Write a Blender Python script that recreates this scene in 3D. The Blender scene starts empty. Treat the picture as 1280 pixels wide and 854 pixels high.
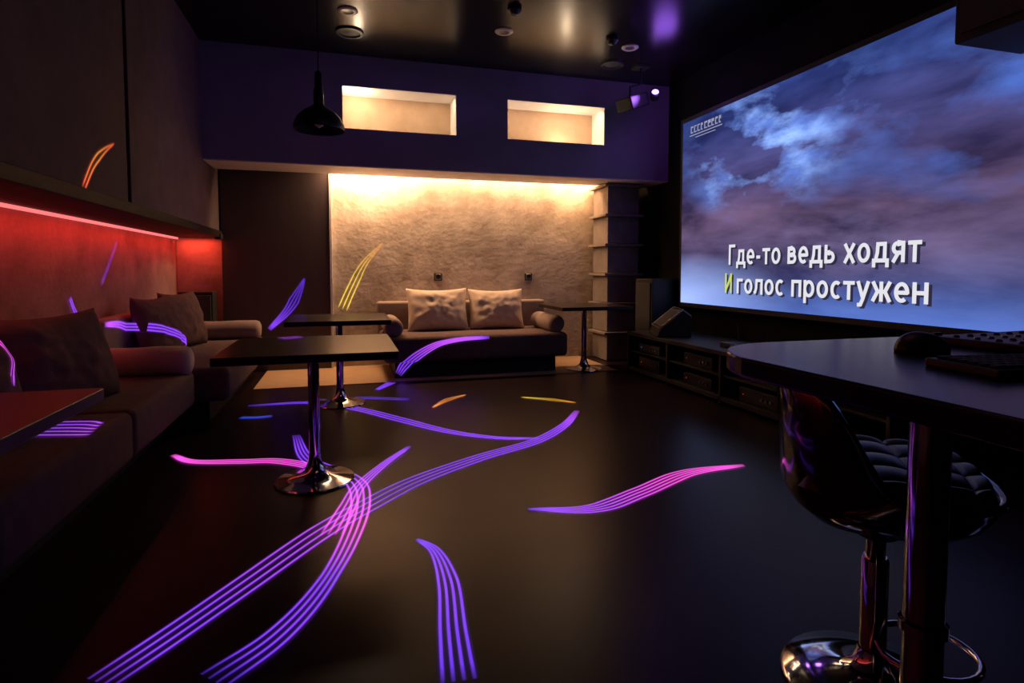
import bpy, bmesh, math, random
from mathutils import Vector, Matrix, noise
random.seed(3)
scene=bpy.context.scene
try:
    scene.view_settings.view_transform='Standard'
    scene.view_settings.look='None'
except Exception: pass
D=bpy.data
COL=scene.collection
CEIL=3.39; YB=7.1; XL=-1.76; XP=-1.32; XR=3.85; YF=-2.0
# ------------------------------------------------------------ materials
def new_mat(name):
    m=D.materials.new(name); m.use_nodes=True
    nt=m.node_tree; b=nt.nodes['Principled BSDF']
    return m,nt,b
def mat(name,col,rough=.5,metal=0,col2=None,nscale=6,bump=0,bscale=40,coat=0,emit=None,es=0,spec=None,stretch=None,rvar=0):
    m,nt,b=new_mat(name)
    b.inputs['Base Color'].default_value=(*col,1)
    b.inputs['Roughness'].default_value=rough
    b.inputs['Metallic'].default_value=metal
    if spec is not None: b.inputs['Specular IOR Level'].default_value=spec
    if coat: b.inputs['Coat Weight'].default_value=coat
    if emit:
        b.inputs['Emission Color'].default_value=(*emit,1); b.inputs['Emission Strength'].default_value=es
    tc=nt.nodes.new('ShaderNodeTexCoord'); src=tc.outputs['Object']
    if stretch:
        mp=nt.nodes.new('ShaderNodeMapping'); mp.inputs['Scale'].default_value=stretch
        nt.links.new(src,mp.inputs['Vector']); src=mp.outputs['Vector']
    if col2:
        n=nt.nodes.new('ShaderNodeTexNoise'); n.inputs['Scale'].default_value=nscale; n.inputs['Detail'].default_value=6
        n.inputs['Roughness'].default_value=.62
        r=nt.nodes.new('ShaderNodeValToRGB'); r.color_ramp.elements[0].position=.32; r.color_ramp.elements[1].position=.68
        r.color_ramp.elements[0].color=(*col,1); r.color_ramp.elements[1].color=(*col2,1)
        nt.links.new(src,n.inputs['Vector']); nt.links.new(n.outputs['Fac'],r.inputs['Fac']); nt.links.new(r.outputs['Color'],b.inputs['Base Color'])
        if rvar:
            mr=nt.nodes.new('ShaderNodeMapRange'); mr.inputs['To Min'].default_value=rough-rvar; mr.inputs['To Max'].default_value=rough+rvar
            nt.links.new(n.outputs['Fac'],mr.inputs['Value']); nt.links.new(mr.outputs['Result'],b.inputs['Roughness'])
    if bump:
        n2=nt.nodes.new('ShaderNodeTexNoise'); n2.inputs['Scale'].default_value=bscale; n2.inputs['Detail'].default_value=7; n2.inputs['Roughness'].default_value=.6
        bp=nt.nodes.new('ShaderNodeBump'); bp.inputs['Strength'].default_value=bump; bp.inputs['Distance'].default_value=.02
        nt.links.new(src,n2.inputs['Vector']); nt.links.new(n2.outputs['Fac'],bp.inputs['Height']); nt.links.new(bp.outputs['Normal'],b.inputs['Normal'])
    return m
M={}
M['concrete']=mat('textured_plaster',(.34,.275,.22),.85,col2=(.60,.52,.44),nscale=3.6,bump=.34,bscale=14)
M['concrete_red_lit']=mat('textured_plaster_red_lit',(.21,.135,.115),.85,col2=(.34,.22,.19),nscale=3.6,bump=.30,bscale=14,spec=.2)  # same wall plaster, with dim red LED light put into its colour
M['soffit']=mat('soffit_plaster',(.34,.31,.33),.8,col2=(.40,.37,.39),nscale=2.0,bump=.12,bscale=25)
M['white']=mat('white_plaster',(.75,.72,.70),.7,col2=(.82,.79,.77),nscale=5)
M['niche']=mat('niche_plaster',(.42,.27,.17),.8,col2=(.50,.34,.23),nscale=4)
M['panel']=mat('wall_panel_fabric',(.105,.072,.072),.85,col2=(.14,.098,.096),nscale=5,bump=.15,bscale=120,spec=.15)
M['darkpanel']=mat('dark_door_veneer',(.060,.042,.044),.55,col2=(.080,.057,.060),nscale=2,bump=.1,bscale=12,stretch=(1,1,.2))
M['floor']=mat('polished_dark_concrete',(.011,.0050,.0058),.32,col2=(.021,.0098,.011),nscale=2.2,bump=.03,bscale=60,rvar=.05,spec=.17)
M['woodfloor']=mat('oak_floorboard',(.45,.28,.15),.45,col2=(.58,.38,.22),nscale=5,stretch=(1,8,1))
M['ceil']=mat('black_gloss_ceiling',(.008,.007,.0065),.26,col2=(.010,.009,.008),nscale=2,spec=.36)
M['black']=mat('matte_black',(.008,.008,.009),.65,col2=(.012,.011,.012),nscale=8)
M['blackwall']=mat('black_wall_paint',(.003,.003,.004),.8,col2=(.005,.005,.006),nscale=3,spec=.15)
M['shelfwood']=mat('dark_shelf_wood',(.014,.010,.008),.6,col2=(.028,.019,.015),nscale=6,stretch=(8,1,8),spec=.12)
M['tabletop']=mat('wenge_tabletop',(.012,.008,.007),.30,col2=(.022,.014,.011),nscale=6,stretch=(1,6,1),spec=.35)
M['gloss']=mat('black_gloss_laminate',(.006,.006,.009),.22,col2=(.009,.008,.012),nscale=4,spec=.30)
M['chrome']=mat('chrome',(.75,.75,.78),.09,1,col2=(.8,.8,.83),nscale=3)
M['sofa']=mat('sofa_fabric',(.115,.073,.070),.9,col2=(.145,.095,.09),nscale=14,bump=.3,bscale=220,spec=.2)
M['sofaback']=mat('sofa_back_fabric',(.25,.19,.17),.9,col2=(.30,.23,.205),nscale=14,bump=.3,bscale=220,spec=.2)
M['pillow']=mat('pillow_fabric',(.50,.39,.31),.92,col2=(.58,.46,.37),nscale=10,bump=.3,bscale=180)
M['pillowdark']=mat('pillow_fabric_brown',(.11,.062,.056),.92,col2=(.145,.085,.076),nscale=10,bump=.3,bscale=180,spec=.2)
M['leather']=mat('quilted_leather',(.055,.064,.082),.36,col2=(.065,.075,.095),nscale=12,bump=.1,bscale=150)
M['shell']=mat('glossy_stool_shell',(.018,.008,.008),.14,col2=(.024,.011,.010),nscale=4,coat=.5)
M['tower']=mat('tower_wood',(.17,.14,.125),.6,col2=(.24,.20,.18),nscale=8,bump=.2,bscale=60)
M['plastic']=mat('black_plastic',(.016,.016,.018),.4,col2=(.021,.021,.024),nscale=9)
M['grille']=mat('speaker_grille',(.05,.05,.055),.6,col2=(.02,.02,.022),nscale=160)
M['metalgrey']=mat('grey_metal',(.25,.24,.23),.4,.8,col2=(.3,.28,.27),nscale=6)
M['whitetrim']=mat('white_trim_plastic',(.7,.66,.58),.4,col2=(.74,.7,.62),nscale=6)
def emat(name,col,s):
    m=D.materials.new(name); m.use_nodes=True; nt=m.node_tree; nt.nodes.clear()
    e=nt.nodes.new('ShaderNodeEmission'); e.inputs[0].default_value=(*col,1); e.inputs[1].default_value=s
    o=nt.nodes.new('ShaderNodeOutputMaterial'); nt.links.new(e.outputs[0],o.inputs[0]); return m
M['redled']=emat('red_led_strip',(1,.14,.14),1.7)
M['warmled']=emat('warm_led_strip',(1,.72,.42),6)
M['violetlens']=emat('violet_laser_lens',(.40,.18,1),5)
M['textwhite']=emat('lyrics_white',(.78,.78,.83),1)
M['textdark']=emat('lyrics_shadow',(.03,.025,.06),1)
M['textyellow']=emat('lyrics_highlight',(.62,.72,.10),1)
M['logo']=emat('logo_pale',(.34,.34,.46),1)
M['ledblue']=emat('indicator_blue',(.15,.3,1),1)
M['ledred']=emat('indicator_red',(1,.1,.05),.6)
# ------------------------------------------------------------ helpers
def link(o,parent=None):
    COL.objects.link(o)
    if parent: o.parent=parent
    return o
def grp(name,loc=(0,0,0),rz=0):
    e=D.objects.new(name,None); e.location=loc; e.rotation_euler=(0,0,rz); e.empty_display_size=.1
    COL.objects.link(e); return e
def finish(name,bm,m,parent=None,smooth=False,bevel=0,seg=3,loc=None,rot=None,sub=0):
    bmesh.ops.recalc_face_normals(bm,faces=bm.faces)
    me=D.meshes.new(name); bm.to_mesh(me); bm.free()
    if smooth:
        for p in me.polygons: p.use_smooth=True
    me.materials.append(M[m] if isinstance(m,str) else m)
    o=D.objects.new(name,me)
    if loc: o.location=loc
    if rot: o.rotation_euler=rot
    if bevel:
        b=o.modifiers.new('bevel','BEVEL'); b.width=bevel; b.segments=seg; b.limit_method='ANGLE'
    if sub:
        s=o.modifiers.new('sub','SUBSURF'); s.levels=sub; s.render_levels=sub
    return link(o,parent)
def addbox(bm,lo,hi):
    vs=[bm.verts.new((x,y,z)) for x in (lo[0],hi[0]) for y in (lo[1],hi[1]) for z in (lo[2],hi[2])]
    for f in ((0,1,3,2),(4,6,7,5),(0,4,5,1),(2,3,7,6),(0,2,6,4),(1,5,7,3)): bm.faces.new([vs[i] for i in f])
def box(name,lo,hi,m,parent=None,bevel=0,seg=3,smooth=False,rot=None):
    c=[(lo[i]+hi[i])/2 for i in range(3)]; h=[(hi[i]-lo[i])/2 for i in range(3)]
    bm=bmesh.new(); addbox(bm,[-v for v in h],h)
    return finish(name,bm,m,parent,smooth,bevel,seg,loc=c,rot=rot)
def boxes(name,lst,m,parent=None,bevel=0):
    bm=bmesh.new()
    for lo,hi in lst: addbox(bm,lo,hi)
    return finish(name,bm,m,parent,False,bevel,2)
def lathe(name,prof,m,parent=None,loc=(0,0,0),rot=None,n=48,smooth=True):
    bm=bmesh.new(); rings=[]
    for r,z in prof:
        if r<1e-6: rings.append([bm.verts.new((0,0,z))])
        else: rings.append([bm.verts.new((r*math.cos(2*math.pi*i/n),r*math.sin(2*math.pi*i/n),z)) for i in range(n)])
    for a,b in zip(rings,rings[1:]):
        for i in range(n):
            j=(i+1)%n
            if len(a)==1 and len(b)==1: continue
            if len(a)==1: bm.faces.new((a[0],b[j],b[i]))
            elif len(b)==1: bm.faces.new((a[i],a[j],b[0]))
            else: bm.faces.new((a[i],a[j],b[j],b[i]))
    o=finish(name,bm,m,parent,smooth,loc=loc,rot=rot)
    if smooth:
        e=o.modifiers.new('es','EDGE_SPLIT'); e.split_angle=math.radians(45)
    return o
def tube(name,pts,r,m,parent=None,cyclic=False):
    c=D.curves.new(name,'CURVE'); c.dimensions='3D'; c.bevel_depth=r; c.bevel_resolution=5
    s=c.splines.new('POLY'); s.points.add(len(pts)-1); s.use_cyclic_u=cyclic
    for i,p in enumerate(pts): s.points[i].co=(*p,1)
    c.materials.append(M[m]); o=D.objects.new(name,c); return link(o,parent)
def roundrect(x0,y0,x1,y1,rads,n=10):
    out=[]
    for (cx,cy,a0,r) in ((x0,y0,180,rads[0]),(x1,y0,270,rads[1]),(x1,y1,0,rads[2]),(x0,y1,90,rads[3])):
        sx=1 if cx==x0 else -1; sy=1 if cy==y0 else -1
        ox=cx+sx*r; oy=cy+sy*r
        for i in range(n+1):
            a=math.radians(a0+90*i/n); out.append((ox+r*math.cos(a),oy+r*math.sin(a)))
    return out
def prism(name,poly,z0,z1,m,parent=None,bevel=0):
    bm=bmesh.new(); lo=[bm.verts.new((x,y,z0)) for x,y in poly]; hi=[bm.verts.new((x,y,z1)) for x,y in poly]
    bm.faces.new(lo[::-1]); bm.faces.new(hi)
    for i in range(len(poly)):
        j=(i+1)%len(poly); bm.faces.new((lo[i],lo[j],hi[j],hi[i]))
    bmesh.ops.remove_doubles(bm,verts=bm.verts,dist=1e-5)
    return finish(name,bm,m,parent,False,bevel,3)
def pillow(name,w,h,t,m,parent,loc,rot,seed=0):
    N=34; bm=bmesh.new(); g={}
    for s in (1,-1):
        for i in range(N+1):
            for j in range(N+1):
                u=-1+2*i/N; v=-1+2*j/N
                edge=(i in(0,N) or j in(0,N))
                if edge and s==-1: g[(s,i,j)]=g[(1,i,j)]; continue
                x=w/2*u*(1-.055*(1-v*v)); z=h/2*v*(1-.07*(1-u*u))
                th=t/2*((1-abs(u)**2.6)*(1-abs(v)**2.6))**.55
                nz=noise.noise(Vector((u*2.2+seed,v*2.2,s*3.1)))*.20+noise.noise(Vector((u*6+seed,v*4,s)))*.10
                th*=1+nz
                g[(s,i,j)]=bm.verts.new((x,s*th+.004*math.sin(9*u+seed)*(1-v*v),z-.012*(1-u*u)*(v>0)*v))
    for s in (1,-1):
        for i in range(N):
            for j in range(N):
                q=[g[(s,i,j)],g[(s,i+1,j)],g[(s,i+1,j+1)],g[(s,i,j+1)]]
                if s==-1:q=q[::-1]
                try: bm.faces.new(q)
                except ValueError: pass
    return finish(name,bm,m,parent,True,loc=loc,rot=rot)
def bolster(name,L,r,m,parent,loc,axis):
    k=.05
    prof=[(0,-L/2),(r*.6,-L/2+.004),(r*.88,-L/2+.018),(r,-L/2+k)]+[(r*(1+.03*math.sin(i*1.3)),-L/2+k+(L-2*k)*i/8) for i in range(1,8)]+[(r,L/2-k),(r*.88,L/2-.018),(r*.6,L/2-.004),(0,L/2)]
    rot=(0,math.pi/2,0) if axis=='x' else (math.pi/2,0,0)
    o=lathe(name,prof,m,parent,loc,rot,40); o.modifiers.clear(); return o
def soft(name,lo,hi,m,parent,bev=.04):
    o=box(name,lo,hi,m,parent,bev,5,True); return o
def area(name,loc,rot,sx,sy,power,col,spread=math.pi):
    l=D.lights.new(name,'AREA'); l.shape='RECTANGLE'; l.size=sx; l.size_y=sy; l.energy=power; l.color=col; l.spread=spread
    o=D.objects.new(name,l); o.location=loc; o.rotation_euler=rot; return link(o)
def point(name,loc,power,col,r=.04):
    l=D.lights.new(name,'POINT'); l.energy=power; l.color=col; l.shadow_soft_size=r
    o=D.objects.new(name,l); o.location=loc; return link(o)
def spot(name,loc,target,power,col,ang,blend=.6,r=.04):
    l=D.lights.new(name,'SPOT'); l.energy=power; l.color=col; l.spot_size=math.radians(ang); l.spot_blend=blend; l.shadow_soft_size=r
    o=D.objects.new(name,l); o.location=loc
    o.rotation_euler=(Vector(target)-Vector(loc)).to_track_quat('-Z','Y').to_euler(); return link(o)
# ------------------------------------------------------------ room shell
box('floor',(XL-.2,YF-.2,-.1),(XR+.2,YB+.2,0),'floor')
box('ceiling',(XL-.2,YF-.2,CEIL),(XR+.2,YB+.2,CEIL+.1),'ceil')
box('wall_left',(XL-.15,YF-.1,0),(XL,YB+.1,CEIL),'concrete_red_lit')
box('wall_back',(XL-.1,YB,0),(XR+.1,YB+.15,CEIL),'concrete')
box('wall_right',(XR,YF-.1,0),(XR+.15,YB+.1,CEIL),'blackwall')
box('wall_front',(XL-.1,YF-.15,0),(XR+.1,YF,CEIL),'blackwall')
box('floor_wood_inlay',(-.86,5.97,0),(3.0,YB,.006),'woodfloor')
bh=grp('wall_bulkhead')
box('core',(XL,YF,1.58),(XP-.035,YB,CEIL),'black',bh)
for y0,y1 in ((YF,-1.5),(-1.47,1.4),(1.44,4.25),(4.31,YB-.001)):
    box('panel',(XP-.035,y0,1.585),(XP,y1,CEIL),'panel',bh,.006,2)
box('ledge',(XL,YF,1.51),(XP+.03,YB,1.58),'shelfwood',bh,.004,2)
box('ledge_end_cap',(XP-.02,YB-.22,1.485),(XP+.05,YB-.12,1.545),'black',bh,.012)
led=grp('led_strip')
box('strip',(XL+.005,YF+.3,1.488),(XL+.022,YB-.02,1.508),'redled',led)
sf=grp('wall_soffit')
y0,y1=6.35,6.88; zb,zt=2.25,CEIL
W=[(0.0,1.21),(1.79,2.99)]; wz0,wz1=2.63,3.075
nd=.36
bm=bmesh.new()
addbox(bm,(XP,y0,zb),(XR,y1,wz0)); addbox(bm,(XP,y0,wz1),(XR,y1,zt))
for a,b in ((XP,0.0),(1.21,1.79),(2.99,XR)): addbox(bm,(a,y0,wz0),(b,y1,wz1))
for a,b in W: addbox(bm,(a,y0+nd,wz0),(b,y1,wz1))
finish('soffit_body',bm,'soffit',sf)
box('soffit_underside',(XP,y0+.004,zb-.012),(XR,y1,zb),'white',sf)
for k,(a,b) in enumerate(W):
    t=.006
    boxes('niche_reveal',[((a,y0+.002,wz0),(a+t,y0+nd,wz1)),((b-t,y0+.002,wz0),(b,y0+nd,wz1)),((a,y0+.002,wz0),(b,y0+nd,wz0+t)),((a,y0+.002,wz1-t),(b,y0+nd,wz1))],'white',sf)
    boxes('niche_back',[((a,y0+nd-t,wz0),(b,y0+nd,wz1))],'niche',sf)
dp=grp('door_1')
box('leaf',(XP+.02,YB-.07,.0),(-.16,YB,2.6),'darkpanel',dp,.004,2)
box('frame_edge',(-.16,YB-.08,0),(-.135,YB,2.6),'white',dp)
# ------------------------------------------------------------ sockets
for x in (1.11,2.28):
    s=grp('wall_socket',(x,YB,1.07))
    box('plate',(-.05,-.012,-.05),(.05,0,.05),'plastic',s,.006)
    box('frame',(-.035,-.018,-.035),(.035,-.010,.035),'metalgrey',s,.004)
    lathe('socket_face',[(0,.02),(.018,.02),(.024,.03),(.03,.03),(.03,0)],'plastic',s,rot=(math.pi/2,0,0))
# ------------------------------------------------------------ tables
def table(x,y,w=.85,d=.82,h=.75,rz=0):
    g=grp('pedestal_table',(x,y,0),rz)
    prism('top',roundrect(-w/2,-d/2,w/2,d/2,(.015,)*4,3),h-.04,h,'tabletop',g,.004)
    lathe('base',[(0,0),(.205,0),(.21,.006),(.205,.013),(.15,.022),(.09,.036),(.055,.06),(.04,.10),(.032,.14),(.032,.15)],'chrome',g)
    lathe('column',[(.030,.12),(.030,h-.06),(.045,h-.055),(.045,h-.041)],'chrome',g)
    box('mount_plate',(-.14,-.14,h-.048),(.14,.14,h-.04),'black',g)
    return g
table(-.17,3.28)
table(-.05,5.13,.82,.8)
table(2.66,6.16,.84,.8)
table(-1.17,1.87,.76,.78)
# ------------------------------------------------------------ back sofa
s=grp('sofa')
box('plinth',(.5,6.14,0.006),(2.30,7.0,.2),'black',s)
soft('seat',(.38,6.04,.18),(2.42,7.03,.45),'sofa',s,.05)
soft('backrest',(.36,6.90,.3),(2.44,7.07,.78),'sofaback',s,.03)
pillow('pillow_1',.72,.52,.25,'pillow',s,(1.04,6.70,.69),(math.radians(-16),0,math.radians(2)),1)
pillow('pillow_2',.67,.50,.25,'pillow',s,(1.75,6.71,.685),(math.radians(-15),0,math.radians(-3)),5)
bolster('arm_roll_1',.72,.10,'sofaback',s,(.49,6.46,.54),'y')
bolster('arm_roll_2',.72,.10,'sofaback',s,(2.31,6.46,.54),'y')
# ------------------------------------------------------------ left sofas
s=grp('sofa')
XF=-1.05
box('plinth',(XL+.02,2.2,0),(XF-.18,4.5,.16),'black',s)
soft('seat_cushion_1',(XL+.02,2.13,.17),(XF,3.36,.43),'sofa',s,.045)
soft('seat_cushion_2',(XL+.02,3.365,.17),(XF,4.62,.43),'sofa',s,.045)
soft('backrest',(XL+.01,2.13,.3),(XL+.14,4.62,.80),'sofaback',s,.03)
bolster('arm_roll',.70,.105,'pillow',s,(-1.385,4.5,.515),'x')
pillow('pillow_1',.78,.54,.24,'pillowdark',s,(-1.46,3.55,.67),(math.radians(-16),0,math.radians(74)),2)
pillow('pillow_2',.72,.52,.24,'pillowdark',s,(-1.47,2.72,.66),(math.radians(-16),0,math.radians(84)),8)
s=grp('sofa')
XF=-.84
box('plinth',(XL+.02,4.8,0),(XF-.16,6.7,.16),'black',s)
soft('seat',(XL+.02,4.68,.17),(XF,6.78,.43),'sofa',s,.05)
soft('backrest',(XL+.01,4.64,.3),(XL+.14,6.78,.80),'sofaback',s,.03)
bolster('arm_roll',.78,.10,'sofaback',s,(-1.25,6.62,.52),'x')
pillow('pillow_1',.62,.54,.22,'pillowdark',s,(-1.47,5.35,.68),(math.radians(-14),0,math.radians(80)),4)
pillow('pillow_2',.62,.54,.22,'pillowdark',s,(-1.46,6.05,.69),(math.radians(-14),0,math.radians(76)),6)
g=grp('corner_loudspeaker')
box('cabinet',(-1.70,6.83,0),(-1.36,7.02,.92),'black',g,.01)
box('front_grille',(-1.68,6.815,.1),(-1.38,6.832,.88),'grille',g,.004)
# ------------------------------------------------------------ pendant lamp
g=grp('pendant_lamp',(-.16,4.42,0))
lathe('shade',[(.176,2.155),(.178,2.165),(.172,2.20),(.150,2.245),(.11,2.285),(.06,2.315),(.036,2.335),(.034,2.44),(.028,2.45),(.024,2.56),(.010,2.575),(0,2.575)],'plastic',g)
lathe('shade_inner',[(.172,2.157),(.166,2.20),(.144,2.24),(.10,2.278),(.03,2.30),(0,2.30)],'black',g)
tube('cord',[(0,0,2.57),(0,0,CEIL-.03)],.004,'black',g)
lathe('ceiling_rose',[(0,CEIL-.04),(.045,CEIL-.035),(.05,CEIL-.001),(0,CEIL-.001)],'black',g)
lathe('bulb',[(0,2.17),(.03,2.19),(.036,2.22),(.02,2.27),(.015,2.30)],'whitetrim',g)
# ------------------------------------------------------------ ceiling fittings
def downlight(x,y):
    g=grp('recessed_downlight',(x,y,CEIL))
    lathe('ring',[(.048,-.002),(.05,-.012),(.075,-.014),(.085,-.006),(.085,0)],'whitetrim',g)
    lathe('reflector',[(.05,-.010),(.035,-.004),(0,-.003)],'metalgrey',g)
for p in ((.06,5.29),(1.47,5.33),(2.79,5.35)): downlight(*p)
for p in ((.08,5.75),(2.83,5.83)):
    g=grp('ceiling_speaker',(p[0],p[1],CEIL))
    lathe('bezel',[(.095,-.004),(.10,-.018),(.125,-.016),(.13,0)],'plastic',g)
    lathe('cone',[(.097,-.008),(.06,-.004),(.03,-.012),(0,-.016)],'grille',g)
for p in ((1.43,4.84),(2.52,5.2)):
    g=grp('smoke_detector',(p[0],p[1],CEIL))
    lathe('housing',[(0,-.06),(.03,-.058),(.042,-.045),(.05,-.03),(.06,-.025),(.062,0)],'plastic',g)
g=grp('disco_laser_projector',(-.16,0,-.10))
box('ceiling_plate',(3.25,5.75,CEIL+.08),(3.41,5.9,CEIL+.10),'black',g)
tube('yoke',[(3.33,5.82,CEIL+.08),(3.33,5.82,3.30),(3.20,5.82,3.26),(3.20,5.82,3.12)],.012,'black',g)
box('body',(3.08,5.70,3.02),(3.38,5.92,3.16),'black',g,.015,rot=(0,math.radians(-20),math.radians(20)))
lathe('lens_barrel',[(0,-.06),(.05,-.06),(.055,.03),(.04,.045)],'plastic',g,(3.44,5.70,3.17),(math.radians(70),0,math.radians(-25)))
lathe('lens',[(0,.05),(.025,.045),(.038,.03),(.038,.02)],'violetlens',g,(3.44,5.70,3.17),(math.radians(70),0,math.radians(-25)))
# ------------------------------------------------------------ rear shelf tower
g=grp('shelf_tower')
bx=[];sh=[]
for i in range(6):
    z=.006+i*.37; bx.append(((3.17,6.62,z),(3.60,7.06,z+.335))); sh.append(((3.11,6.56,z+.335),(3.64,7.07,z+.365)))
boxes('boxes',bx,'tower',g,.006); boxes('shelves',sh,'tower',g,.004)
g=grp('floor_loudspeaker')
box('cabinet',(3.42,5.95,.0),(3.80,6.35,1.05),'black',g,.012)
box('grille',(3.405,5.98,.1),(3.42,6.32,1.0),'grille',g,.004)
# ------------------------------------------------------------ media console
g=grp('media_console')
X0,X1,Y0c,Y1c=3.08,3.78,2.6,5.9
bxs=[((X0,Y0c,.42),(X1,Y1c,.46)),((X0,Y0c,.03),(X1,Y1c,.07)),((X0+.02,Y0c,.235),(X1,Y1c,.255)),((X1-.02,Y0c,0),(X1,Y1c,.46))]
for y in (Y0c,3.4,4.2,5.05,Y1c-.03): bxs.append(((X0,y,0),(X1,y+.03,.42)))
boxes('carcass',bxs,'black',g,.003)
def device(y,z,w,h,k):
    e=grp('audio_amplifier',(X0+.06,y,z))
    box('case',(0,-w/2,0),(.4,w/2,h),'plastic',e,.004)
    box('fascia',(-.008,-w/2,.004),(0,w/2,h-.004),'grille' if k%2 else 'plastic',e,.002)
    for i in range(3): lathe('knob',[(0,.02),(.012,.018),(.013,0)],'metalgrey',e,(-.008,-w/2+.06+i*.05,h/2),(0,-math.pi/2,0),16)
    box('indicator',(-.011,w/2-.052,h/2),(-.007,w/2-.045,h/2+.006),'ledblue' if k%2 else 'ledred',e)
device(4.62,.256,.44,.11,0); device(3.8,.256,.44,.10,1); device(3.8,.071,.44,.12,0); device(5.5,.256,.42,.09,1); device(4.62,.071,.44,.1,0); device(5.5,.071,.42,.13,0)
def wedge(x,y,z):
    e=grp('stage_monitor_wedge',(x,y,z),math.radians(-20))
    bm=bmesh.new(); prof=[(-.16,0),(.2,0),(.2,.22),(.12,.28),(-.12,.08)]
    a=[bm.verts.new((px,-.24,pz)) for px,pz in prof]; b=[bm.verts.new((px,.24,pz)) for px,pz in prof]
    bm.faces.new(a); bm.faces.new(b[::-1])
    for i in range(5): bm.faces.new((a[i],b[i],b[(i+1)%5],a[(i+1)%5]))
    finish('cabinet',bm,'plastic',e,False,.012)
    ang=math.atan2(.20,.24)
    box('grille',(-.13,-.21,-.004),(.13,.21,.008),'grille',e,.004,rot=(0,-ang,0)).location=(-.004,0,.186)
    tube('grille_rim',[(-.12,-.225,.09),(.115,-.225,.286),(.115,.225,.286),(-.12,.225,.09)],.006,'metalgrey',e,True)
wedge(3.30,5.42,.462)
g=grp('wireless_microphone_receiver',(3.35,4.25,.46))
box('case',(-.1,-.2,0),(.1,.2,.045),'plastic',g,.005)
box('display',(-.104,-.05,.012),(-.1,.05,.034),'metalgrey',g)
tube('antenna_1',[(.08,-.17,.04),(.08,-.2,.2)],.004,'black',g); tube('antenna_2',[(.08,.17,.04),(.08,.2,.2)],.004,'black',g)
g=grp('wall_loudspeaker')
box('cabinet',(3.06,1.75,2.32),(3.55,2.30,3.0),'black',g,.012)
box('grille',(3.045,1.79,2.36),(3.06,2.26,2.96),'grille',g,.004)
box('bracket',(3.55,1.95,2.6),(XR,2.1,2.72),'black',g)
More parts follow.
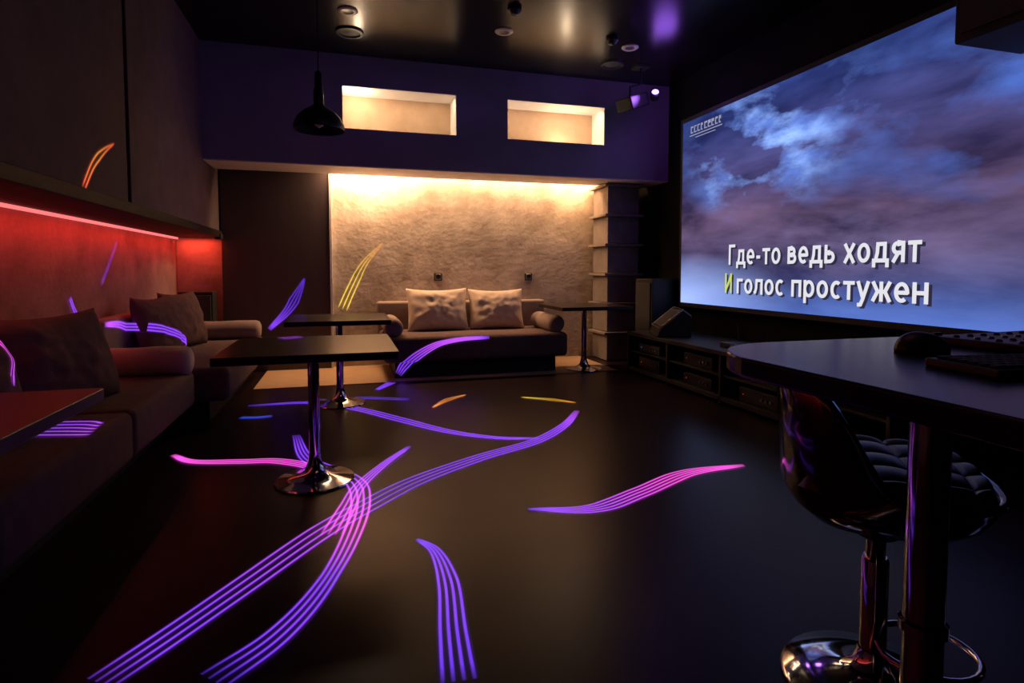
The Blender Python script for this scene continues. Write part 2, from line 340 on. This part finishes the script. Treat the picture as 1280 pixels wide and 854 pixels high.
# ------------------------------------------------------------ projection screen
SX=3.70; sy0,sy1,sz0,sz1=2.15,5.80,.785,2.80
g=grp('projection_screen')
def screen_mat():
    m=D.materials.new('screen_cloud_video'); m.use_nodes=True; nt=m.node_tree; nt.nodes.clear(); L=nt.links
    def N(t,**k):
        n=nt.nodes.new(t)
        for a,b in k.items(): setattr(n,a,b)
        return n
    tc=N('ShaderNodeTexCoord')
    sep=N('ShaderNodeSeparateXYZ'); L.new(tc.outputs['Object'],sep.inputs[0])
    mu=N('ShaderNodeMapRange'); mu.inputs['From Min'].default_value=sy1; mu.inputs['From Max'].default_value=sy0; L.new(sep.outputs['Y'],mu.inputs['Value'])
    mv=N('ShaderNodeMapRange'); mv.inputs['From Min'].default_value=sz0; mv.inputs['From Max'].default_value=sz1; L.new(sep.outputs['Z'],mv.inputs['Value'])
    cb=N('ShaderNodeCombineXYZ'); L.new(mu.outputs[0],cb.inputs[0]); L.new(mv.outputs[0],cb.inputs[1])
    def noi(sx,sy,det,dist,off,rot=.35):
        p=N('ShaderNodeMapping'); p.inputs['Scale'].default_value=(sx,sy,1); p.inputs['Location'].default_value=(off,off*.7,off); p.inputs['Rotation'].default_value=(0,0,rot)
        L.new(cb.outputs[0],p.inputs['Vector']); n=N('ShaderNodeTexNoise'); n.inputs['Scale'].default_value=1; n.inputs['Detail'].default_value=det; n.inputs['Distortion'].default_value=dist; n.inputs['Roughness'].default_value=.55
        L.new(p.outputs[0],n.inputs['Vector']); return n.outputs['Fac']
    def ramp(src,els):
        r=N('ShaderNodeValToRGB'); cr=r.color_ramp
        while len(cr.elements)<len(els): cr.elements.new(.5)
        for e,(p,c) in zip(cr.elements,els): e.position=p; e.color=(*c,1)
        L.new(src,r.inputs['Fac']); return r.outputs['Color']
    def blob(cx,cy,rx,ry):
        p=N('ShaderNodeMapping'); p.inputs['Location'].default_value=(-cx/rx,-cy/ry,0); p.inputs['Scale'].default_value=(1/rx,1/ry,1)
        L.new(cb.outputs[0],p.inputs['Vector']); gr=N('ShaderNodeTexGradient',gradient_type='SPHERICAL'); L.new(p.outputs[0],gr.inputs[0]); return gr.outputs['Fac']
    def mul(a,b):
        n=N('ShaderNodeMath',operation='MULTIPLY'); n.use_clamp=True; L.new(a,n.inputs[0])
        if hasattr(b,'links'): L.new(b,n.inputs[1])
        else: n.inputs[1].default_value=b
        return n.outputs[0]
    def mix(f,a,b,mode='MIX'):
        n=N('ShaderNodeMix',data_type='RGBA',blend_type=mode)
        L.new(f,n.inputs['Factor']) if hasattr(f,'links') else setattr(n.inputs['Factor'],'default_value',f)
        for s,v in ((n.inputs[6],a),(n.inputs[7],b)):
            if hasattr(v,'links'): L.new(v,s)
            else: s.default_value=(*v,1)
        return n.outputs[2]
    def bw(src,a,b):
        c=ramp(src,[(a,(0,0,0)),(b,(1,1,1))]); sc=N('ShaderNodeSeparateColor'); L.new(c,sc.inputs[0]); return sc.outputs[0]
    base=ramp(mv.outputs[0],[(0,(.055,.10,.33)),(.10,(.066,.080,.22)),(.25,(.078,.060,.13)),(.45,(.090,.056,.11)),(.62,(.050,.044,.13)),(1,(.020,.036,.15))])
    dark=ramp(noi(2.6,5.5,7,.25,3.3,.2),[(.36,(.34,.34,.44)),(.64,(1.4,1.35,1.35))])
    c=mix(1.0,base,dark,'MULTIPLY')
    n1=bw(noi(4.2,5.0,9,.15,7.7),.45,.64)
    n2=bw(noi(9,11,8,.2,2.1),.42,.64)
    c=mix(mul(mul(n1,blob(.36,.78,.40,.40)),2.2),c,(.09,.16,.50))
    c=mix(mul(mul(mul(n2,n1),blob(.34,.74,.32,.32)),2.2),c,(.26,.42,.86))
    c=mix(mul(mul(n1,blob(.95,.70,.42,.45)),1.2),c,(.055,.11,.40))
    c=mix(mul(mul(n2,blob(.60,.28,.4,.22)),.5),c,(.15,.12,.25))
    c=mix(mul(blob(.0,.02,.5,.26),1.0),c,(.30,.40,.80))
    c=mix(mul(blob(.75,.0,.7,.16),.7),c,(.07,.13,.42))
    e=N('ShaderNodeEmission'); L.new(c,e.inputs[0]); e.inputs[1].default_value=1.5
    o=N('ShaderNodeOutputMaterial'); L.new(e.outputs[0],o.inputs[0]); return m
bm=bmesh.new(); v=[bm.verts.new(p) for p in ((SX,sy1,sz0),(SX,sy0,sz0),(SX,sy0,sz1),(SX,sy1,sz1))]; bm.faces.new(v)
finish('picture',bm,screen_mat(),g)
boxes('frame',[((SX+.004,sy0-.05,sz0-.05),(SX+.05,sy1+.05,sz1+.05))],'black',g,.004)
# lyrics drawn with stroked letterforms
def arc(cx,cy,rx,ry,a0,a1,n=22): return [(cx+rx*math.cos(math.radians(a0+(a1-a0)*i/n)),cy+ry*math.sin(math.radians(a0+(a1-a0)*i/n))) for i in range(n+1)]
a_=.085; T=.665; B_=.075
ell=arc(.29,.37,.205,.295,0,360)
GL={
'Г':(.52,[[(a_,0),(a_,1-B_),(.5,1-B_)]]),
'И':(.68,[[(a_,0),(a_,1)],[(.58,0),(.58,1)],[(a_,.10),(.58,.90)]]),
'д':(.66,[[(.06,-.17),(.06,B_),(.60,B_),(.60,-.17)],[(.13,B_),(.20,.36),(.215,T),(.50,T),(.50,B_)]]),
'е':(.56,[[(.09,.36),(.47,.36)]+arc(.285,.37,.2,.295,0,308)]),
'-':(.36,[[(.04,.34),(.30,.34)]]),
'т':(.50,[[(0,T),(.5,T)],[(.25,0),(.25,T)]]),
'о':(.58,[ell]),
'в':(.54,[[(a_,0),(a_,.74)],[(a_,T),(.28,T)]+arc(.28,.525,.12,.14,90,-90,12)+[(a_,.385)],[(a_,.385),(.30,.385)]+arc(.30,.23,.15,.155,90,-90,12)+[(a_,B_)]]),
'ь':(.54,[[(a_,0),(a_,.74)],[(a_,.42),(.28,.42)]+arc(.28,.2475,.17,.1725,90,-90,12)+[(a_,B_)]]),
'х':(.52,[[(.05,0),(.47,.74)],[(.05,.74),(.47,0)]]),
'я':(.55,[[(.46,0),(.46,.74)],[(.46,T),(.24,T)]+arc(.24,.50,.145,.165,90,270,12)+[(.46,.335)],[(.28,.335),(.08,0)]]),
'г':(.44,[[(a_,0),(a_,T),(.43,T)]]),
'л':(.58,[[(.0,B_),(.09,.11),(.15,.3),(.17,T),(.49,T),(.49,0)]]),
'с':(.50,[arc(.285,.37,.2,.295,52,308)]),
'п':(.57,[[(a_,0),(a_,T),(.48,T),(.48,0)]]),
'р':(.58,[[(a_,-.25),(a_,.74)],ell]),
'у':(.52,[[(.05,.74),(.26,.10)],[(.48,.74),(.26,.06),(.17,-.16),(.03,-.17)]]),
'ж':(.76,[[(.38,0),(.38,.74)],[(.05,.74),(.24,.37),(.05,0)],[(.71,.74),(.52,.37),(.71,0)],[(.2,.37),(.56,.37)]]),
'н':(.57,[[(a_,0),(a_,.74)],[(.48,0),(.48,.74)],[(a_,.37),(.48,.37)]]),
}
def text(body,ya,yb,z,h,mat_,x,slope=0):
    cur=0; strokes=[]
    for ch in body:
        if ch==' ': cur+=.32; continue
        w,ss=GL[ch]
        for s_ in ss: strokes.append([(p[0]+cur,p[1]) for p in s_])
        cur+=w+.085
    tot=cur-.085; sx=(ya-yb)/tot; bm=bmesh.new(); hw=.072
    for s_ in strokes:
        P2=[Vector(p) for p in s_]; closed=(P2[0]-P2[-1]).length<1e-4
        if closed: P2=P2[:-1]
        n=len(P2); L_=[];R_=[]
        for i,p in enumerate(P2):
            if closed: d0=(p-P2[i-1]).normalized(); d1=(P2[(i+1)%n]-p).normalized()
            else:
                d0=(p-P2[i-1]).normalized() if i>0 else (P2[1]-p).normalized()
                d1=(P2[i+1]-p).normalized() if i<n-1 else d0
            d=(d0+d1); d=d.normalized() if d.length>1e-3 else d0
            nn=Vector((-d.y,d.x)); k=min(1.6,1/max(.3,abs(d.dot(d1))))
            L_.append(p+nn*hw*k); R_.append(p-nn*hw*k)
        vl=[bm.verts.new((x,ya-q.x*sx,z+q.y*h)) for q in L_]; vr=[bm.verts.new((x,ya-q.x*sx,z+q.y*h)) for q in R_]
        for i in range(n if closed else n-1):
            j=(i+1)%n; bm.faces.new((vl[i],vr[i],vr[j],vl[j]))
    return finish('lyrics',bm,mat_,g)
for dx,dy,dz,mt in ((-.004,-.020,-.014,'textdark'),(-.010,0,0,None)):
    text('Где-то ведь ходят',4.94+dy,2.93+dy,1.205+dz,.20,mt or 'textwhite',SX+dx)
    text('И',4.99+dy,4.88+dy,.925+dz,.195,mt or 'textyellow',SX+dx)
    text('голос простужен',4.81+dy,2.87+dy,.925+dz,.195,mt or 'textwhite',SX+dx)
lg=[]; yy=5.64; random.seed(5)
for i in range(9):
    w_=random.uniform(.03,.05)
    lg.append(((SX-.006,yy-w_,2.655),(SX-.004,yy,2.665))); lg.append(((SX-.006,yy-w_,2.70+random.uniform(-.01,.02)),(SX-.004,yy,2.728)))
    lg.append(((SX-.006,yy-.012,2.655),(SX-.004,yy,2.728))); yy-=.062
lg+= [((SX-.006,5.09,2.625),(SX-.004,5.66,2.634)),((SX-.006,5.2,2.595),(SX-.004,5.55,2.602))]
boxes('logo',lg,'logo',g)
# ------------------------------------------------------------ bar table
g=grp('bar_table')
BH=.95
prism('top',roundrect(.87,.28,2.35,1.34,(.06,.06,.06,.26),12),BH-.045,BH,'gloss',g,.006)
lathe('column',[(.036,.02),(.036,.42),(.043,.425),(.043,.445),(.036,.45),(.036,BH-.06),(.06,BH-.055),(.06,BH-.046)],'chrome',g,(1.11,.85,0))
lathe('base',[(0,0),(.23,0),(.235,.008),(.22,.018),(.12,.032),(.06,.06),(.036,.1)],'chrome',g,(1.11,.85,0))
lathe('column_2',[(.036,.02),(.036,BH-.06),(.06,BH-.055),(.06,BH-.046)],'chrome',g,(2.05,.85,0))
lathe('base_2',[(0,0),(.23,0),(.235,.008),(.22,.018),(.12,.032),(.06,.06),(.036,.1)],'chrome',g,(2.05,.85,0))
bm=bmesh.new(); bmesh.ops.create_uvsphere(bm,u_segments=32,v_segments=18,radius=1)
for v in bm.verts:
    v.co.x*=.068; v.co.y*=.042; v.co.z=max(v.co.z,-.1)*.045*(1-.15*v.co.x/.068)
g=grp('computer_mouse',(1.36,1.07,BH+.005),math.radians(-10))
finish('body',bm,'plastic',g,True)
box('scroll_wheel',(.03,-.005,.034),(.05,.005,.043),'metalgrey',g,.002)
g=grp('computer_keyboard',(1.37,.80,BH),math.radians(-8))
box('case',(-.22,-.08,0),(.22,.08,.018),'plastic',g,.005)
ks=[]
for r in range(6):
    for k in range(18):
        x=-.207+k*.0232; y=-.066+r*.0225; ks.append(((x,y,.018),(x+.019,y+.018,.024)))
boxes('keys',ks,'black',g,.002)
g=grp('audio_mixer',(1.74,1.08,BH),math.radians(4))
box('case',(-.2,-.12,0),(.2,.12,.022),'plastic',g,.006)
for i in range(7):
    for j in range(4): lathe('knob',[(0,.028),(.006,.027),(.008,.022)],'metalgrey' if j==2 else 'black',g,(-.17+i*.055,-.08+j*.05,0),None,10)
# ------------------------------------------------------------ bar stool
g=grp('bar_stool',(1.385,1.20,0),math.radians(143))   # +x local = backrest direction
n=72; SH=.55
def srad(a,r):
    c,s_=abs(math.cos(a)),abs(math.sin(a)); return r/((c**3.0+s_**3.0)**(1/3.0))
def hh(a):
    t=max(0,min(1,(math.cos(a)+.05)/.85)); t=t*t*(3-2*t); return .05+.28*t
bm=bmesh.new(); rings=[]
prof=[(0,0,-.075,0),(0,.10,-.075,0),(0,.17,-.06,0),(0,.215,-.02,0),(0,.238,.02,0),(1,.248,0,.5),(1,.258,0,1),(1,.250,.012,1),(1,.236,.008,1),(1,.228,0,.5),(0,.215,.03,0),(0,.0,.03,0)]
for k,r,z,f in prof:
    ring=[]
    if r<1e-5: rings.append([bm.verts.new((0,0,SH+z))]); continue
    for i in range(n):
        a=2*math.pi*i/n; rr=srad(a,r)
        zz=SH+(z if not k else .03+(hh(a)-.03)*f+z); ring.append(bm.verts.new((rr*math.cos(a),rr*math.sin(a),zz)))
    rings.append(ring)
for a,b in zip(rings,rings[1:]):
    for i in range(n):
        j=(i+1)%n
        if len(a)==1: bm.faces.new((a[0],b[j],b[i]))
        elif len(b)==1: bm.faces.new((a[i],a[j],b[0]))
        else: bm.faces.new((a[i],a[j],b[j],b[i]))
finish('shell',bm,'shell',g,True)
bm=bmesh.new(); N_=80; gr=[]
for i in range(N_+1):
    row=[]
    for j in range(N_+1):
        u=-1+2*i/N_; v=-1+2*j/N_
        x=u*math.sqrt(1-v*v*.28)*.235; y=v*math.sqrt(1-u*u*.28)*.235
        q=(abs(math.cos(2*math.pi*u))*abs(math.cos(2*math.pi*v)))**.45
        e=max(abs(u),abs(v)); dz=.020*q; fall=-.05*max(0,(e-.88)/.12)**2
        row.append(bm.verts.new((x,y,SH+.08+dz+fall)))
    gr.append(row)
for i in range(N_):
    for j in range(N_): bm.faces.new((gr[i][j],gr[i+1][j],gr[i+1][j+1],gr[i][j+1]))
finish('quilted_seat',bm,'leather',g,True)
lathe('under_mount',[(0,SH-.12),(.05,SH-.12),(.09,SH-.085),(.10,SH-.07)],'black',g)
lathe('gas_lift',[(.024,.30),(.024,SH-.1)],'chrome',g)
lathe('column',[(.033,.04),(.033,.36),(.028,.37),(.024,.37)],'chrome',g)
lathe('base',[(0,0),(.222,0),(.228,.008),(.222,.016),(.15,.028),(.08,.045),(.048,.07),(.036,.11)],'chrome',g)
pts=[(.12*math.cos(math.radians(a))-.12,.12*math.sin(math.radians(a)),.13) for a in range(30,331,12)]
tube('footrest',[(0,.02,.15)]+pts+[(0,-.02,.15)],.009,'chrome',g)
tube('lever',[(0,0,SH-.11),(.02,.08,SH-.12),(.03,.11,SH-.15)],.007,'plastic',g)
# ------------------------------------------------------------ laser light trails
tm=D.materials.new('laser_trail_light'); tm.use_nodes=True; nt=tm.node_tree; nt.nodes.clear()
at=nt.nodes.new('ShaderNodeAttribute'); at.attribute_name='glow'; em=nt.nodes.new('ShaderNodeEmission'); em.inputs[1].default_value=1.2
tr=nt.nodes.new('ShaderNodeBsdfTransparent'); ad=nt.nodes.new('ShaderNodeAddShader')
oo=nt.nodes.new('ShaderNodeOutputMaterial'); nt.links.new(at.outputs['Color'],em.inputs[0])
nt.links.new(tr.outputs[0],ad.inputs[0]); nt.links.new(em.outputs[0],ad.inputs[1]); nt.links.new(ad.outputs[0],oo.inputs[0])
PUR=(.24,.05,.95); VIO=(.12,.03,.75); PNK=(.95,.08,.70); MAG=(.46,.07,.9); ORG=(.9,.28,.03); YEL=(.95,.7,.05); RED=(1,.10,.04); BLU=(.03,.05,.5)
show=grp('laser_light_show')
def cr(p,k=10):
    out=[]; P=[p[0]*2-p[1]]+p+[p[-1]*2-p[-2]]
    for i in range(1,len(P)-2):
        for s_ in range(k):
            t=s_/k; a,b,c,d=P[i-1],P[i],P[i+1],P[i+2]
            out.append(.5*((2*b)+(c-a)*t+(2*a-5*b+4*c-d)*t*t+(3*b-3*c+d-a)*t**3))
    out.append(p[-1]); return out
def lerp(l,t):
    x=t*(len(l)-1); i=min(int(x),len(l)-2); f=x-i
    a,b=l[i],l[i+1]
    if isinstance(a,tuple): return tuple(a[k]*(1-f)+b[k]*f for k in range(3))
    return a*(1-f)+b*f
PROF=((-1.6,0),(-.72,.07),(-.36,.85),(0,1.0),(.36,.85),(.72,.07),(1.6,0))
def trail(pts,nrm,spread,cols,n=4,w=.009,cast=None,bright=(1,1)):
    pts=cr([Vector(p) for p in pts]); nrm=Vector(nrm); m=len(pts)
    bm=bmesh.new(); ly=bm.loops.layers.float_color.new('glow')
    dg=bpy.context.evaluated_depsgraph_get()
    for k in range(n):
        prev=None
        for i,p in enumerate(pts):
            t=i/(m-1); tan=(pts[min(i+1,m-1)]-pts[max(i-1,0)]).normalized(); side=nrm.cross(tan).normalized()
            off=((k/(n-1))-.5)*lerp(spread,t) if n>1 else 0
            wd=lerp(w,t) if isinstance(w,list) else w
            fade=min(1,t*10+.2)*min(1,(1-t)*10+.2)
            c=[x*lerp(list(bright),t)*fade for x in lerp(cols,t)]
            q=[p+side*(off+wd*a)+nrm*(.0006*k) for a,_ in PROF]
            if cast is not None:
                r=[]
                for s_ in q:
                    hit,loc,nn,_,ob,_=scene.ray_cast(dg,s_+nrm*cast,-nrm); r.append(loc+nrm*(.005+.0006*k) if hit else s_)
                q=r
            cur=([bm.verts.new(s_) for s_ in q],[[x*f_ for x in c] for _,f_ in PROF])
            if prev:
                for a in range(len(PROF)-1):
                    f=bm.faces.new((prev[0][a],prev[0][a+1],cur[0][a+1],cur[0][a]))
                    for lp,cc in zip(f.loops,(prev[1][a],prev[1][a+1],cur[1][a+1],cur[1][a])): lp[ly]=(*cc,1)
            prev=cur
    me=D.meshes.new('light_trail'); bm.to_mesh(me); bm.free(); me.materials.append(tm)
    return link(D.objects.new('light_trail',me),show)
bpy.context.view_layer.update()
F=lambda l,z=.004:[(x,y,z) for x,y in l]
Z=(0,0,1)
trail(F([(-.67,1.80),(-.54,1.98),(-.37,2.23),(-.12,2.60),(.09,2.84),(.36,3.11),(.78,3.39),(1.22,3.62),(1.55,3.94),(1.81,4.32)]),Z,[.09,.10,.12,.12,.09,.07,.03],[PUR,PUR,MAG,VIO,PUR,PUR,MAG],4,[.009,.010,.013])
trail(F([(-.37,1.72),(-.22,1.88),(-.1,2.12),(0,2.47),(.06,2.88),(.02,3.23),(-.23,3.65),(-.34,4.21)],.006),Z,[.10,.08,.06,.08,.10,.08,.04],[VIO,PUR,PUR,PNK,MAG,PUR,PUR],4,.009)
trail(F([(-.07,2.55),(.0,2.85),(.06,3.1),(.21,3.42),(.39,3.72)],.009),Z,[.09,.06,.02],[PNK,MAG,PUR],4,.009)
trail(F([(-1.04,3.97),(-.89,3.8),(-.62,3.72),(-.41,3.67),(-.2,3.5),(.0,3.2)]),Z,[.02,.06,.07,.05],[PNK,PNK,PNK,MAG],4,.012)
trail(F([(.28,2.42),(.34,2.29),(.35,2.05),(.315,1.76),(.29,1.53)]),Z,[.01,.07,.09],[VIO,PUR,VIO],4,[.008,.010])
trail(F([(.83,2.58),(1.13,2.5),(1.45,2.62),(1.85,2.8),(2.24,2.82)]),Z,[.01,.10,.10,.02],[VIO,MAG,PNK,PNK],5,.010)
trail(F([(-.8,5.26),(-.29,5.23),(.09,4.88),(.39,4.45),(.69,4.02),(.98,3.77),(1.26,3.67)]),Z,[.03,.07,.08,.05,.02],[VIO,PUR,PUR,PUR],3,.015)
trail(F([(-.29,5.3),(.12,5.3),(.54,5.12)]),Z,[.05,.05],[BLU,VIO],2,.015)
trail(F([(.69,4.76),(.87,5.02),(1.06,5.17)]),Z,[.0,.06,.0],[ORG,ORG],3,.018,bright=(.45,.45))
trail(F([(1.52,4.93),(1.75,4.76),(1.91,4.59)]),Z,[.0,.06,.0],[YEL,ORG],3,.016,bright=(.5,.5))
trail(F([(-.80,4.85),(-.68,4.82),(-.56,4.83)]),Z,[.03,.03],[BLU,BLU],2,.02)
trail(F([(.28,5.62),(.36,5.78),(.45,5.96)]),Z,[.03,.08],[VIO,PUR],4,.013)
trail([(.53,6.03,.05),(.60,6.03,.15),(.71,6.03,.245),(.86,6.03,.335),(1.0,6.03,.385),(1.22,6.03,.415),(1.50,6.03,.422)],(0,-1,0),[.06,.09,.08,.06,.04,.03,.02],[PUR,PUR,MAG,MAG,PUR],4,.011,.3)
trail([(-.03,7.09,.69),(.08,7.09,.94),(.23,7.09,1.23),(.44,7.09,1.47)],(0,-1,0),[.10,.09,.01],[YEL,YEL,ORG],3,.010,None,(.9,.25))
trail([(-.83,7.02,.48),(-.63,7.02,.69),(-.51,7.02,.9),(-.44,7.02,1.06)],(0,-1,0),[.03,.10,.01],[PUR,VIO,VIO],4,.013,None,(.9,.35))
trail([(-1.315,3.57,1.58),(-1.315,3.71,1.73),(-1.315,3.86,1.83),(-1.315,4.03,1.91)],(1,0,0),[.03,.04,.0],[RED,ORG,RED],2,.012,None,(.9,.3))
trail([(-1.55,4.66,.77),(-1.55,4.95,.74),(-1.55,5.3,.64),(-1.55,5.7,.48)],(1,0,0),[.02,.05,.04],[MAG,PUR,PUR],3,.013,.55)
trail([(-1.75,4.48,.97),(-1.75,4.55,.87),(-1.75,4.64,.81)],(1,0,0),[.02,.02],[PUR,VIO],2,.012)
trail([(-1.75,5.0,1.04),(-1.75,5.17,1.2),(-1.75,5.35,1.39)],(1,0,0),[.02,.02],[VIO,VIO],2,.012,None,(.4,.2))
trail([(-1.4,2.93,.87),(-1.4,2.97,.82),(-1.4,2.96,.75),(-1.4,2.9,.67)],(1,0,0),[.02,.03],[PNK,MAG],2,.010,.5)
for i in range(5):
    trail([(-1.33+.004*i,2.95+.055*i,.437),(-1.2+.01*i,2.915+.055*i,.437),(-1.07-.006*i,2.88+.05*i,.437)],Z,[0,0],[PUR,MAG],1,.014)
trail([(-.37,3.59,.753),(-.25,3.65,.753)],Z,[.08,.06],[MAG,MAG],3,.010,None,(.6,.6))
# ------------------------------------------------------------ lights
WARM=(1,.57,.30)
box('cove_led_strip',(-.05,6.90,2.60),(3.2,6.93,2.62),'warmled')
area('cove_light',(1.6,6.98,2.42),(math.radians(2),0,0),3.3,.12,62,WARM)
area('cove_light_warm',(.25,6.98,2.40),(0,math.radians(-8),0),.7,.12,34,WARM)
area('cove_light_end',(2.95,6.98,2.40),(0,0,0),.5,.12,10,(1,.5,.2))
for a,b in W:
    area('niche_light',((a+b)/2,y0+.10,wz1-.02),(math.radians(10),0,0),b-a-.1,.06,4.0,(1,.74,.48))
point('niche_lamp_1',(.18,y0+.13,wz1-.08),4.8,(1,.74,.48),.03)
point('niche_lamp_2',(2.55,y0+.13,wz0+.10),4.8,(1,.74,.48),.03)
spot('sofa_downlight',(1.47,5.33,CEIL-.03),(1.4,6.7,.55),22,(1,.64,.44),36,.9)
area('red_led_light',(XL+.13,3.4,1.50),(0,math.radians(34),0),.03,7.0,11,(1,.05,.03),math.radians(118))
area('red_led_light_corner',((XL+XP)/2,YB-.12,1.50),(math.radians(18),0,0),.38,.03,1.3,(1,.06,.03),math.radians(150))
point('violet_wash_light',(3.25,5.45,3.05),4.0,(.36,.13,1),.12)
spot('violet_spot_light',(3.25,5.6,3.05),(-1.3,6.1,2.1),46,(.38,.14,1),45,.9)
area('added_fill_light',(1.0,1.5,CEIL-.03),(0,0,0),1.5,1.5,2.0,(1,.36,.50))  # unseen fill added to lift the room with a reddish tint; no fitting
w=D.worlds.new('World'); scene.world=w; w.use_nodes=True
w.node_tree.nodes['Background'].inputs[0].default_value=(.02,.012,.03,1)
# ------------------------------------------------------------ camera
cd=D.cameras.new('camera'); cd.lens=20.25; cd.sensor_width=36; cd.shift_y=-.0401; cd.clip_start=.05
cam=D.objects.new('camera',cd); cam.location=(0,0,1.15); cam.rotation_euler=(math.radians(87),0,math.radians(-16.2)); link(cam)
scene.camera=cam
